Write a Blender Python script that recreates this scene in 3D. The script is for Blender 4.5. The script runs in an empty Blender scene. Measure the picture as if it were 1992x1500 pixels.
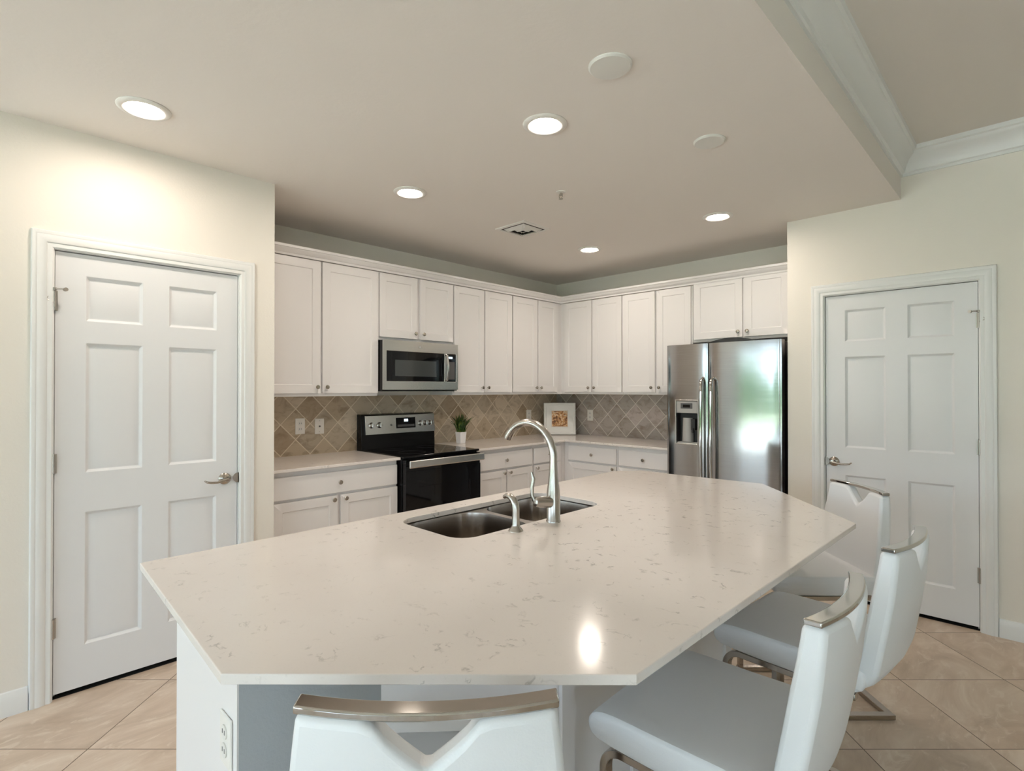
import bpy, bmesh, math, random
from mathutils import Vector, Matrix

# ------------------------------------------------------------------ camera, world, exposure
scene = bpy.context.scene
COL = scene.collection
YAW, PITCH, ROLL, FPX = 0.7744, 0.0069, 0.0, 1050.43
CAM = Vector((3.9655, -4.7867, 1.4079))
cam_data = bpy.data.cameras.new('camera')
cam = bpy.data.objects.new('camera', cam_data)
COL.objects.link(cam)
cam.location = CAM
cam.rotation_euler = (math.pi / 2 + PITCH, 0, YAW)
cam_data.sensor_fit = 'HORIZONTAL'
cam_data.sensor_width = 36.0
cam_data.lens = 36.0 * FPX / 1992.0
cam_data.clip_start = 0.05
cam_data.clip_end = 300
scene.camera = cam
scene.view_settings.view_transform = 'Standard'
scene.view_settings.look = 'None'
scene.view_settings.exposure = 0.12
scene.view_settings.gamma = 1.0
scene.view_settings.use_curve_mapping = False
WORLD_STRENGTH = 5.4
LAMP_STRENGTH = 146.0
SUN_STRENGTH = 26.0

world = bpy.data.worlds.new('sky')
scene.world = world
world.use_nodes = True
wn = world.node_tree
for n in list(wn.nodes):
    wn.nodes.remove(n)
w_out = wn.nodes.new('ShaderNodeOutputWorld')
w_bg = wn.nodes.new('ShaderNodeBackground')
w_tc = wn.nodes.new('ShaderNodeTexCoord')
w_sep = wn.nodes.new('ShaderNodeSeparateXYZ')
w_ramp = wn.nodes.new('ShaderNodeValToRGB')
wn.links.new(w_tc.outputs['Generated'], w_sep.inputs[0])
wn.links.new(w_sep.outputs['Z'], w_ramp.inputs[0])
w_ramp.color_ramp.elements[0].position = 0.0
w_ramp.color_ramp.elements[0].color = (0.77, 0.87, 1.0, 1)
w_ramp.color_ramp.elements[1].position = 0.7
w_ramp.color_ramp.elements[1].color = (0.54, 0.72, 1.0, 1)
wn.links.new(w_ramp.outputs[0], w_bg.inputs['Color'])
w_bg.inputs['Strength'].default_value = WORLD_STRENGTH
wn.links.new(w_bg.outputs[0], w_out.inputs[0])

sun_d = bpy.data.lights.new('sun', 'SUN')
sun_d.energy = SUN_STRENGTH
sun_d.angle = 0.02
sun_d.color = (1.0, 0.96, 0.9)
sun = bpy.data.objects.new('sun', sun_d)
sun.rotation_euler = (math.radians(25), math.radians(12), math.radians(0))   # high noon sun: lights the garden, not the rooms
sun.location = (0, -14, 8)
COL.objects.link(sun)

def portal(loc, rot, sx, sy, power=None, color=(0.82, 0.92, 1.0), name='window_daylight'):
    d = bpy.data.lights.new(name, 'AREA')
    d.shape = 'RECTANGLE'; d.size = sx; d.size_y = sy
    if power is None:
        d.cycles.is_portal = True
    else:
        d.energy = power; d.color = color
    o = bpy.data.objects.new(name, d)
    o.location = loc; o.rotation_euler = rot
    COL.objects.link(o)
    return o

# ------------------------------------------------------------------ key dimensions (metres)
ZC, ZT = 2.605, 2.895          # kitchen ceiling, higher ceiling beyond the beam
XL, YL = 0.776, -3.507         # closet wall face (left), its corner
XR, YR = 2.673, -0.642         # right wall corner
XB = 3.343                     # beam face
YREAR, XFR, XFL, YJ = -9.0, 8.2, -4.2, -4.70
D1 = (-4.489, -3.703)          # closet door (along y)
D2 = (2.912, 3.710)            # right door (along x)
ZD = 2.04
CT = 0.914                     # counter height
TKN = .019                     # slab thickness

# portals over the daylight openings
portal((-0.35, YREAR - 0.15, 1.2), (math.radians(90), 0, math.radians(0)), 6.9, 2.3)
portal((5.6, YREAR - 0.15, 1.2), (math.radians(90), 0, 0), 3.8, 2.3)
portal((XFR + 0.15, -7.4, 1.25), (math.radians(90), 0, math.radians(90)), 2.2, 2.3)

# ------------------------------------------------------------------ materials
MATS = {}
class NT:
    """tiny helper for node graphs"""
    def __init__(self, name):
        self.m = bpy.data.materials.new(name); self.m.use_nodes = True
        self.t = self.m.node_tree; self.t.nodes.clear()
        self.out = self.t.nodes.new('ShaderNodeOutputMaterial')
        MATS[name] = self.m
    def n(self, kind, **kw):
        o = self.t.nodes.new(kind)
        for k, v in kw.items(): setattr(o, k, v)
        return o
    def put(self, sock, v):
        if hasattr(v, 'default_value') or hasattr(v, 'is_linked'): self.t.links.new(v, sock)
        else: sock.default_value = v
    def math(self, op, a, b=None, c=None):
        o = self.n('ShaderNodeMath', operation=op)
        self.put(o.inputs[0], a)
        if b is not None: self.put(o.inputs[1], b)
        if c is not None: self.put(o.inputs[2], c)
        return o.outputs[0]
    def coords(self, kind='Object'):
        return self.n('ShaderNodeTexCoord').outputs[kind]
    def mapping(self, v, scale=(1, 1, 1), rot=(0, 0, 0), loc=(0, 0, 0)):
        o = self.n('ShaderNodeMapping'); self.put(o.inputs[0], v)
        o.inputs['Location'].default_value = loc; o.inputs['Rotation'].default_value = rot; o.inputs['Scale'].default_value = scale
        return o.outputs[0]
    def noise(self, v, scale=5, detail=3, rough=.5, dist=0.0):
        o = self.n('ShaderNodeTexNoise'); self.put(o.inputs['Vector'], v)
        o.inputs['Scale'].default_value = scale; o.inputs['Detail'].default_value = detail
        o.inputs['Roughness'].default_value = rough; o.inputs['Distortion'].default_value = dist
        return o.outputs['Fac']
    def ramp(self, f, stops):
        o = self.n('ShaderNodeValToRGB'); self.put(o.inputs[0], f)
        e = o.color_ramp.elements
        while len(e) < len(stops): e.new(.5)
        for i, (p, c) in enumerate(stops):
            e[i].position = p; e[i].color = (*c, 1) if len(c) == 3 else c
        return o.outputs[0]
    def mix(self, f, a, b, blend='MIX'):
        o = self.n('ShaderNodeMix', data_type='RGBA', blend_type=blend)
        self.put(o.inputs[0], f); self.put(o.inputs[6], a); self.put(o.inputs[7], b)
        return o.outputs[2]
    def bump(self, h, strength=.2, dist=.01):
        o = self.n('ShaderNodeBump'); self.put(o.inputs['Height'], h)
        o.inputs['Strength'].default_value = strength; o.inputs['Distance'].default_value = dist
        return o.outputs[0]
    def bsdf(self, color, rough=.5, metal=0.0, normal=None, **kw):
        o = self.n('ShaderNodeBsdfPrincipled')
        self.put(o.inputs['Base Color'], color); self.put(o.inputs['Roughness'], rough); self.put(o.inputs['Metallic'], metal)
        if normal is not None: self.put(o.inputs['Normal'], normal)
        for k, v in kw.items(): self.put(o.inputs[k.replace('_', ' ')], v)
        self.t.links.new(o.outputs[0], self.out.inputs[0])
        return o

def C(r, g, b): return (r, g, b, 1)

def simple(name, col, rough=.5, metal=0.0, nscale=None, nstr=.1, ndist=.002, **kw):
    t = NT(name)
    nm = None
    if nscale:
        nm = t.bump(t.noise(t.coords(), nscale, 3), nstr, ndist)
    t.bsdf(C(*col), rough, metal, nm, **kw)
    return t.m

simple('wall_paint', (.85, .80, .72), .6, nscale=90, nstr=.25)
simple('ceiling_paint', (.83, .775, .715), .8, nscale=60, nstr=.3)
simple('ceiling_tray_paint', (.80, .75, .69), .8, nscale=60, nstr=.3)
simple('trim_paint', (.82, .82, .80), .35)
simple('door_paint', (.80, .80, .80), .38, nscale=140, nstr=.05)
simple('cabinet_paint', (.83, .80, .785), .33)
simple('cabinet_inside', (.6, .56, .5), .6)
simple('drywall_shade_grey', (.50, .53, .55), .75, nscale=110, nstr=.4)  # bluish grey puts the shade on the knee wall face into its colour
simple('nickel', (.44, .40, .35), .22, 1.0)
simple('hinge_metal', (.45, .42, .38), .35, 1.0)
simple('chrome', (.54, .52, .49), .06, 1.0)
simple('dark_chrome', (.42, .38, .34), .1, 1.0)
simple('black_enamel', (.006, .0055, .0055), .2, Specular_IOR_Level=.22)
simple('black_glass', (.004, .004, .005), .04, Specular_IOR_Level=.32)
simple('window_glass_dark', (.05, .055, .055), .08)
simple('black_plastic', (.02, .02, .02), .45)
simple('dark_grey', (.09, .09, .09), .5)
simple('grey_plastic', (.42, .41, .39), .4)
simple('white_plastic', (.80, .77, .72), .4)
simple('cover_plastic', (.76, .74, .69), .45)
simple('plate_plastic', (.84, .80, .74), .4)
simple('leather', (.84, .85, .86), .38, nscale=260, nstr=.12)
simple('white_ceramic', (.85, .83, .82), .25)
simple('frame_paint', (.80, .79, .75), .5, nscale=40, nstr=.3)
simple('mat_board', (.78, .66, .55), .8)
simple('soil', (.03, .02, .015), .9)
simple('shadow_gap', (.02, .018, .015), .9)
simple('vent_dark', (.05, .04, .035), .9)
simple('patio', (.52, .52, .52), .8, nscale=30, nstr=.3)
simple('sign_white', (.9, .9, .9), .5)
simple('burner_ring', (.05, .05, .05), .2)

t = NT('stainless')       # brushed steel with fine vertical grain
v = t.mapping(t.coords(), (4, 4, 500))
g = t.noise(v, 1.0, 2)
t.bsdf(t.ramp(g, [(.3, (.52, .51, .49)), (.7, (.56, .55, .53))]), t.math('MULTIPLY_ADD', g, .04, .2), 1.0)
t = NT('fridge_steel')
v = t.mapping(t.coords(), (3, 3, 260))
g = t.noise(v, 1.0, 2)
wv = t.noise(t.mapping(t.coords(), (1.2, 1, 5)), 1.6, 1)
t.bsdf(t.ramp(g, [(.3, (.42, .42, .42)), (.7, (.46, .46, .46))]), t.math('MULTIPLY_ADD', g, .03, .11), 1.0, t.bump(wv, .12, .004))
t = NT('brushed_nickel')
v = t.mapping(t.coords(), (40, 40, 400))
g = t.noise(v, 1.0, 2)
t.bsdf(C(.50, .465, .425), t.math('MULTIPLY_ADD', g, .04, .22), 1.0)
t = NT('sink_steel')
g = t.noise(t.mapping(t.coords(), (60, 60, 60)), 1.0, 2)
t.bsdf(C(.46, .42, .38), t.math('MULTIPLY_ADD', g, .03, .19), 1.0)

t = NT('quartz')          # pale engineered stone with short grey wisps
co = t.coords()
w1 = t.noise(co, 17, 4, .6, .6)
vein = t.math('SUBTRACT', 1.0, t.math('MULTIPLY', t.math('ABSOLUTE', t.math('SUBTRACT', w1, .5)), 34))
vein = t.math('MAXIMUM', vein, 0.0)
patch = t.ramp(t.noise(t.mapping(co, loc=(7, 2, 1)), 24, 2, .5), [(.56, (0, 0, 0)), (.66, (1, 1, 1))])
big = t.ramp(t.noise(t.mapping(co, loc=(3, 1, 0)), 1.1, 2), [(.40, (.25, .25, .25)), (.65, (1, 1, 1))])
f = t.math('MULTIPLY', t.math('MULTIPLY', vein, patch), t.math('MULTIPLY', big, .8))
cloud = t.ramp(t.noise(co, 2.2, 3), [(.3, (.80, .735, .685)), (.7, (.84, .785, .74))])
speck = t.ramp(t.noise(co, 160, 2), [(.62, (0, 0, 0)), (.72, (1, 1, 1))])
colr = t.mix(f, cloud, C(.30, .27, .245))
colr = t.mix(t.math('MULTIPLY', speck, .06), colr, C(.4, .36, .32))
t.bsdf(colr, .13, 0.0, Specular_IOR_Level=.5)

t = NT('floor_tile')      # travertine look porcelain laid on the diagonal
co = t.coords('Object'); sp = t.n('ShaderNodeSeparateXYZ'); t.put(sp.inputs[0], co)
TH, TS = 0.7742, 0.5056
x, y = sp.outputs[0], sp.outputs[1]
def lin(a, b, c, s): return t.math('MULTIPLY', t.math('ADD', t.math('MULTIPLY_ADD', x, a, c), t.math('MULTIPLY', y, b)), 1 / s)
u = lin(math.cos(TH), math.sin(TH), -1.368, TS); w = lin(-math.sin(TH), math.cos(TH), 3.5675, TS)
def edge(q):
    fr = t.math('FRACT', q)
    return t.math('MINIMUM', fr, t.math('SUBTRACT', 1.0, fr))
d = t.math('MINIMUM', edge(u), edge(w))
grout = t.math('LESS_THAN', d, .0045)
cell = t.n('ShaderNodeCombineXYZ'); t.put(cell.inputs[0], t.math('FLOOR', u)); t.put(cell.inputs[1], t.math('FLOOR', w))
wn_ = t.n('ShaderNodeTexWhiteNoise', noise_dimensions='3D'); t.put(wn_.inputs['Vector'], cell.outputs[0])
off = t.n('ShaderNodeVectorMath', operation='SCALE'); t.put(off.inputs[0], wn_.outputs['Color']); off.inputs['Scale'].default_value = 9
add = t.n('ShaderNodeVectorMath', operation='ADD'); t.put(add.inputs[0], co); t.put(add.inputs[1], off.outputs[0])
vv = t.mapping(add.outputs[0], (5.5, 2.4, 1), (0, 0, .55))
n1 = t.noise(vv, 1.0, 6, .62, .8)
n2 = t.noise(vv, 3.2, 5, .6, 1.2)
base = t.ramp(n1, [(.30, (.50, .38, .28)), (.5, (.64, .505, .39)), (.68, (.76, .64, .52))])
streak = t.ramp(n2, [(.56, (0, 0, 0)), (.66, (1, 1, 1))])
base = t.mix(t.math('MULTIPLY', streak, .45), base, C(.82, .72, .60))
base = t.mix(t.math('MULTIPLY', wn_.outputs['Value'], .16), base, C(.40, .31, .23))
fc = t.mix(grout, base, C(.17, .115, .075))
t.bsdf(fc, t.math('MULTIPLY_ADD', n1, .15, .32), 0.0, t.bump(t.math('SUBTRACT', n2, t.math('MULTIPLY', grout, .8)), .12, .003))

def splash(name, axis, h0, z0, palette, groutc):
    """tumbled stone squares set as diamonds; axis = world axis running along the wall"""
    t = NT(name)
    sp = t.n('ShaderNodeSeparateXYZ'); t.put(sp.inputs[0], t.coords('Object'))
    D = .224
    a = t.math('MULTIPLY', t.math('SUBTRACT', sp.outputs[axis], h0), 1 / D)
    b = t.math('MULTIPLY', t.math('SUBTRACT', sp.outputs[2], z0), 1 / (D * 1.02))
    u = t.math('ADD', a, b); w = t.math('SUBTRACT', a, b)
    def edge(q):
        fr = t.math('FRACT', q)
        return t.math('MINIMUM', fr, t.math('SUBTRACT', 1.0, fr))
    d = t.math('MINIMUM', edge(u), edge(w))
    grout = t.ramp(d, [(.016, (1, 1, 1)), (.026, (0, 0, 0))])
    cell = t.n('ShaderNodeCombineXYZ'); t.put(cell.inputs[0], t.math('FLOOR', u)); t.put(cell.inputs[1], t.math('FLOOR', w))
    wn_ = t.n('ShaderNodeTexWhiteNoise', noise_dimensions='3D'); t.put(wn_.inputs['Vector'], cell.outputs[0])
    off = t.n('ShaderNodeVectorMath', operation='SCALE'); t.put(off.inputs[0], wn_.outputs['Color']); off.inputs['Scale'].default_value = 7
    add = t.n('ShaderNodeVectorMath', operation='ADD'); t.put(add.inputs[0], t.coords('Object')); t.put(add.inputs[1], off.outputs[0])
    n1 = t.noise(t.mapping(add.outputs[0], (9, 9, 14), (.5, .3, 0)), 1.0, 5, .6, .9)
    c1 = t.ramp(wn_.outputs['Value'], palette)
    c2 = t.mix(t.ramp(n1, [(.48, (0, 0, 0)), (.75, (.7, .7, .7))]), c1, C(.22, .15, .085))
    c2 = t.mix(t.ramp(n1, [(.25, (.5, .5, .5)), (.42, (0, 0, 0))]), c2, C(.55, .46, .35))
    t.bsdf(t.mix(grout, c2, C(*groutc)), .34, 0.0, t.bump(t.math('SUBTRACT', t.math('MULTIPLY', n1, .3), grout), .3, .004))
PAL = [(0, (.40, .30, .20)), (.3, (.56, .45, .32)), (.6, (.50, .415, .31)), (1, (.66, .55, .42))]
splash('splash_a', 1, -3.041, 1.033, PAL, (.74, .64, .50))
splash('splash_b_daylit', 0, .367, 1.26, [(0, (.34, .29, .25)), (.3, (.50, .44, .39)), (.6, (.42, .38, .34)), (1, (.58, .50, .46))], (.72, .67, .60))  # same stone, palette greyed to imitate the daylight on this wall

t = NT('leaf')
g = t.noise(t.coords(), 30, 2)
t.bsdf(t.ramp(g, [(.35, (.01, .04, .01)), (.52, (.05, .12, .015)), (.68, (.20, .24, .04))]), .45)
t = NT('grass')
t.bsdf(t.ramp(t.noise(t.coords(), 3, 6), [(.3, (.13, .17, .08)), (.7, (.24, .29, .16))]), .9)
t = NT('hedge')
t.bsdf(t.ramp(t.noise(t.coords(), 8, 6), [(.3, (.04, .09, .03)), (.7, (.16, .26, .10))]), .9)
t = NT('picture_art')     # soft abstract blotches
co = t.coords('Object')
n1 = t.noise(co, 28, 3, .6, 1.0)
t.bsdf(t.ramp(n1, [(.30, (.04, .02, .01)), (.43, (.28, .11, .03)), (.52, (.62, .33, .12)), (.60, (.75, .62, .45)), (.7, (.20, .20, .08))]), .5)

t = NT('lamp_lens')
e = t.n('ShaderNodeEmission'); e.inputs[0].default_value = (1.0, .885, .775, 1); e.inputs[1].default_value = LAMP_STRENGTH
t.t.links.new(e.outputs[0], t.out.inputs[0])
t = NT('display')
e = t.n('ShaderNodeEmission'); e.inputs[0].default_value = (.75, .9, 1.0, 1); e.inputs[1].default_value = 1.6
t.t.links.new(e.outputs[0], t.out.inputs[0])
t = NT('pane_glass')
tr = t.n('ShaderNodeBsdfTransparent'); tr.inputs[0].default_value = (.95, .98, .97, 1)
gl = t.n('ShaderNodeBsdfGlossy'); gl.inputs['Roughness'].default_value = .02
fr = t.n('ShaderNodeFresnel'); fr.inputs[0].default_value = 1.3
mx = t.n('ShaderNodeMixShader')
t.t.links.new(fr.outputs[0], mx.inputs[0]); t.t.links.new(tr.outputs[0], mx.inputs[1]); t.t.links.new(gl.outputs[0], mx.inputs[2])
t.t.links.new(mx.outputs[0], t.out.inputs[0])

# ------------------------------------------------------------------ mesh helpers
class MB:
    def __init__(s): s.v = []; s.f = []; s.sm = []
    def add(s, vs, fs, smooth=False):
        o = len(s.v); s.v += [tuple(p) for p in vs]
        for f in fs: s.f.append(tuple(i + o for i in f)); s.sm.append(smooth)
        return s
    def box(s, a, b):
        x0, x1 = sorted((a[0], b[0])); y0, y1 = sorted((a[1], b[1])); z0, z1 = sorted((a[2], b[2]))
        return s.add([(x0, y0, z0), (x1, y0, z0), (x1, y1, z0), (x0, y1, z0), (x0, y0, z1), (x1, y0, z1), (x1, y1, z1), (x0, y1, z1)],
                     [(0, 3, 2, 1), (4, 5, 6, 7), (0, 1, 5, 4), (1, 2, 6, 5), (2, 3, 7, 6), (3, 0, 4, 7)])
    def prism(s, poly, z0, z1, bottom=True, top=True):
        n = len(poly)
        vs = [(x, y, z0) for x, y in poly] + [(x, y, z1) for x, y in poly]
        fs = [(i, (i + 1) % n, n + (i + 1) % n, n + i) for i in range(n)]
        if bottom: fs.append(tuple(range(n - 1, -1, -1)))
        if top: fs.append(tuple(range(n, 2 * n)))
        return s.add(vs, fs)
    def loops(s, rings, closed=True, cap0=False, cap1=False, smooth=True):
        m = len(rings[0]); vs = [p for r in rings for p in r]; fs = []
        for i in range(len(rings) - 1):
            for j in range(m if closed else m - 1):
                k = (j + 1) % m
                fs.append((i * m + j, i * m + k, (i + 1) * m + k, (i + 1) * m + j))
        if cap0: fs.append(tuple(range(m - 1, -1, -1)))
        if cap1: fs.append(tuple(range((len(rings) - 1) * m, len(rings) * m)))
        return s.add(vs, fs, smooth)
    def lathe(s, prof, origin=(0, 0, 0), axis=(0, 0, 1), seg=24, caps=True):
        """prof: (radius, height along axis)"""
        ax = Vector(axis).normalized(); q = Vector((0, 0, 1)).rotation_difference(ax)
        rings = []
        for r, h in prof:
            rings.append([tuple(Vector(origin) + q @ Vector((r * math.cos(2 * math.pi * k / seg), r * math.sin(2 * math.pi * k / seg), h))) for k in range(seg)])
        return s.loops(rings, True, caps, caps)
    def tube(s, pts, r, seg=12, caps=True):
        pts = [Vector(p) for p in pts]; n = len(pts)
        rs = r if isinstance(r, (list, tuple)) else [r] * n
        tang = [(pts[min(i + 1, n - 1)] - pts[max(i - 1, 0)]).normalized() for i in range(n)]
        up = Vector((0, 0, 1)) if abs(tang[0].z) < .9 else Vector((1, 0, 0))
        nrm = (up - tang[0] * up.dot(tang[0])).normalized()
        rings = []
        for i in range(n):
            if i: nrm = (nrm - tang[i] * nrm.dot(tang[i])).normalized()
            b = tang[i].cross(nrm)
            rings.append([tuple(pts[i] + (nrm * math.cos(2 * math.pi * k / seg) + b * math.sin(2 * math.pi * k / seg)) * rs[i]) for k in range(seg)])
        return s.loops(rings, True, caps, caps)
    def flat_bar(s, pts, side, w, h):
        """rectangular bar through pts; side = constant sideways vector (width w), h = other thickness"""
        pts = [Vector(p) for p in pts]; n = len(pts); sd = Vector(side).normalized(); rings = []
        for i in range(n):
            if i == 0: tg = (pts[1] - pts[0]).normalized(); k = 1
            elif i == n - 1: tg = (pts[-1] - pts[-2]).normalized(); k = 1
            else:
                a = (pts[i] - pts[i - 1]).normalized(); b = (pts[i + 1] - pts[i]).normalized(); tg = (a + b).normalized(); k = 1 / max(.3, tg.dot(a))
            nn = sd.cross(tg).normalized()
            rings.append([tuple(pts[i] + sd * (w / 2 * p) + nn * (h / 2 * q * k)) for p, q in ((-1, -1), (1, -1), (1, 1), (-1, 1))])
        return s.loops(rings, True, True, True, smooth=False)
    def relief(s, w, h, th, rects, rings, x0=0.0, z0=0.0, yf=0.0):
        """slab with front at y=yf facing -y and sunk panels; rings = (inset, depth)"""
        xs = sorted({0, w} | {r[0] for r in rects} | {r[1] for r in rects}); zs = sorted({0, h} | {r[2] for r in rects} | {r[3] for r in rects})
        def inside(a, b): return any(r[0] < a < r[1] and r[2] < b < r[3] for r in rects)
        for i in range(len(xs) - 1):
            for j in range(len(zs) - 1):
                a0, a1, b0, b1 = xs[i], xs[i + 1], zs[j], zs[j + 1]
                if inside((a0 + a1) / 2, (b0 + b1) / 2): continue
                s.add([(x0 + a0, yf, z0 + b0), (x0 + a1, yf, z0 + b0), (x0 + a1, yf, z0 + b1), (x0 + a0, yf, z0 + b1)], [(0, 1, 2, 3)])
        for r in rects:
            loops = []
            for ins, dp in [(0, 0)] + list(rings):
                loops.append([(x0 + r[0] + ins, yf + dp, z0 + r[2] + ins), (x0 + r[1] - ins, yf + dp, z0 + r[2] + ins), (x0 + r[1] - ins, yf + dp, z0 + r[3] - ins), (x0 + r[0] + ins, yf + dp, z0 + r[3] - ins)])
            for a, b in zip(loops[:-1], loops[1:]):
                s.add(a + b, [(k, (k + 1) % 4, 4 + (k + 1) % 4, 4 + k) for k in range(4)])
            s.add(loops[-1], [(0, 1, 2, 3)])
        s.add([(x0, yf, z0), (x0 + w, yf, z0), (x0 + w, yf, z0 + h), (x0, yf, z0 + h), (x0, yf + th, z0), (x0 + w, yf + th, z0), (x0 + w, yf + th, z0 + h), (x0, yf + th, z0 + h)],
              [(4, 7, 6, 5), (0, 4, 5, 1), (1, 5, 6, 2), (2, 6, 7, 3), (3, 7, 4, 0)])
        return s
    def build(s, name, mat, parent=None, bevel=0.0, seg=2, smooth=False, sub=0, merge=True):
        me = bpy.data.meshes.new(name)
        me.from_pydata(s.v, [], s.f)
        for p, sm in zip(me.polygons, s.sm): p.use_smooth = sm or smooth
        if merge:
            bm = bmesh.new(); bm.from_mesh(me); bmesh.ops.remove_doubles(bm, verts=bm.verts, dist=1e-5)
            bmesh.ops.recalc_face_normals(bm, faces=bm.faces)
            bm.to_mesh(me); bm.free()
        me.set_sharp_from_angle(angle=math.radians(38))
        me.materials.append(MATS[mat])
        o = bpy.data.objects.new(name, me); COL.objects.link(o)
        if parent is not None: o.parent = parent
        if bevel:
            m = o.modifiers.new('bevel', 'BEVEL'); m.width = bevel; m.segments = seg; m.limit_method = 'ANGLE'; m.angle_limit = math.radians(35); m.harden_normals = False
            for p in me.polygons: p.use_smooth = True
            e = o.modifiers.new('split', 'EDGE_SPLIT') if False else None
            w = o.modifiers.new('wn', 'WEIGHTED_NORMAL'); w.keep_sharp = True
        if sub:
            m = o.modifiers.new('sub', 'SUBSURF'); m.levels = sub; m.render_levels = sub
        return o

def tag(o, label=None, cat=None, group=None, kind=None):
    if label: o['label'] = label
    if cat: o['category'] = cat
    if group: o['group'] = group
    if kind: o['kind'] = kind
    return o
def thing(name, label, cat, loc=(0, 0, 0), rz=0.0, group=None, kind=None, scale=1.0):
    o = bpy.data.objects.new(name, None); o.empty_display_size = .1
    COL.objects.link(o); o.location = loc; o.rotation_euler = (0, 0, rz); o.scale = (scale,) * 3
    return tag(o, label, cat, group, kind)
def struct(o, label, cat): return tag(o, label, cat, None, 'structure')
def copy_tree(o, parent=None):
    c = o.copy(); COL.objects.link(c)
    if parent is not None: c.parent = parent
    for ch in list(o.children): copy_tree(ch, c)
    return c
def recolour(root, label, group=None):
    root['label'] = label
    if group: root['group'] = group
    return root
def arc(c, r, a0, a1, n, ax=(1, 0, 0), ay=(0, 0, 1)):
    c = Vector(c); ax = Vector(ax); ay = Vector(ay)
    return [c + ax * (r * math.cos(math.radians(a0 + (a1 - a0) * i / n))) + ay * (r * math.sin(math.radians(a0 + (a1 - a0) * i / n))) for i in range(n + 1)]

# ------------------------------------------------------------------ room shell
struct(MB().box((XFL - .12, YREAR - .12, -.1), (XFR + .12, .12, 0)).build('floor', 'floor_tile'), 'beige stone-look floor tiles laid diagonally with thin brown joints', 'floor')
struct(MB().box((XFL - .12, YREAR - .12, ZC), (XB, .12, 3.05)).build('ceiling', 'ceiling_paint'), 'lower beige kitchen ceiling with recessed lights', 'ceiling')
struct(MB().box((XB, YREAR - .12, ZT), (XFR + .12, YR + .13, 3.05)).build('ceiling', 'ceiling_tray_paint'), 'higher ceiling at the right beyond the crown moulding', 'ceiling')
# left closet wall with door opening
m = MB()
m.box((XL - .12, YJ, 0), (XL, D1[0] - .02, ZC)); m.box((XL - .12, D1[1] + .02, 0), (XL, YL, ZC)); m.box((XL - .12, D1[0] - .02, ZD + .02), (XL, D1[1] + .02, ZC))
struct(m.build('wall_left', 'wall_paint'), 'cream wall around the left panelled door', 'wall')
struct(MB().box((-.12, YL - .12, 0), (XL - .12, YL, ZC)).build('wall_left_return', 'wall_paint'), 'cream side of the closet facing the cooker cabinets', 'wall')
struct(MB().box((XFL, YJ, 0), (XL - .12, YJ + .12, ZC)).build('wall_front_left', 'wall_paint'), 'cream wall behind the closet facing the garden doors', 'wall')
struct(MB().box((-.12, YL, 0), (0, .12, ZC)).build('wall_back_left', 'wall_paint'), 'cream wall behind the cooker, seen above the cabinets', 'wall')
struct(MB().box((0, 0, 0), (XR + .12, .12, ZC)).build('wall_back_right', 'wall_paint'), 'cream wall behind the fridge, seen above the cabinets', 'wall')
struct(MB().box((XR, YR + .12, 0), (XR + .12, 0, ZC)).build('wall_right_return', 'wall_paint'), 'short wall closing the fridge niche', 'wall')
m = MB()
m.box((XR, YR, 0), (D2[0] - .02, YR + .12, ZC)); m.box((D2[1] + .02, YR, 0), (XFR, YR + .12, ZC)); m.box((D2[0] - .02, YR, ZD + .02), (D2[1] + .02, YR + .12, ZC))
m.box((XB, YR, ZC), (XFR, YR + .12, 3.0))
struct(m.build('wall_right', 'wall_paint'), 'pale wall around the right panelled door', 'wall')
# closets behind the doors, coloured near-black to stand in for the shade inside
def closet(name, x0, x1, y0, y1, open_side, label):
    m = MB(); z = ZC - .2
    vs = [(x0, y0, 0.001), (x1, y0, 0.001), (x1, y1, 0.001), (x0, y1, 0.001), (x0, y0, z), (x1, y0, z), (x1, y1, z), (x0, y1, z)]
    fs = {'floor': (0, 1, 2, 3), 'top': (4, 7, 6, 5), '-y': (0, 4, 5, 1), '+x': (1, 5, 6, 2), '+y': (2, 6, 7, 3), '-x': (3, 7, 4, 0)}
    m.add(vs, [f for k, f in fs.items() if k != open_side])
    struct(m.build(name, 'shadow_gap'), label, 'wall')
closet('wall_closet_left', XL - .62, XL - .0135, D1[0] - .019, D1[1] + .019, '+x', 'inside of the left closet, painted near-black as shade')
closet('wall_closet_right', D2[0] - .019, D2[1] + .019, YR + .0135, YR + .5, '-y', 'inside of the right closet, painted near-black as shade')

def wall_holes(name, axis, c0, c1, a0, a1, z1, holes, label):
    m = MB(); cur = a0
    def bx(p0, p1, q0, q1):
        if p1 - p0 < .001 or q1 - q0 < .001: return
        if axis == 'x': m.box((p0, c0, q0), (p1, c1, q1))
        else: m.box((c0, p0, q0), (c1, p1, q1))
    for h in holes:
        bx(cur, h[0], 0, z1); bx(h[0], h[1], 0, h[2]); bx(h[0], h[1], h[3], z1); cur = h[1]
    bx(cur, a1, 0, z1)
    return struct(m.build(name, 'wall_paint'), label, 'wall')
wall_holes('wall_rear', 'x', YREAR - .12, YREAR, XFL - .12, XFR + .12, 3.0, [(-3.8, 3.1, .02, 2.35), (3.7, 7.5, .02, 2.35)], 'cream wall with the garden doors, behind the viewer')
wall_holes('wall_far_right', 'y', XFR, XFR + .12, YREAR, YR + .12, 3.0, [(-8.5, -6.3, .1, 2.4)], 'cream wall with the wide window, right of the viewer')
struct(MB().box((XFL - .12, YREAR, 0), (XFL, YJ + .12, ZC)).build('wall_far_left', 'wall_paint'), 'cream wall left of the garden doors', 'wall')

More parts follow.
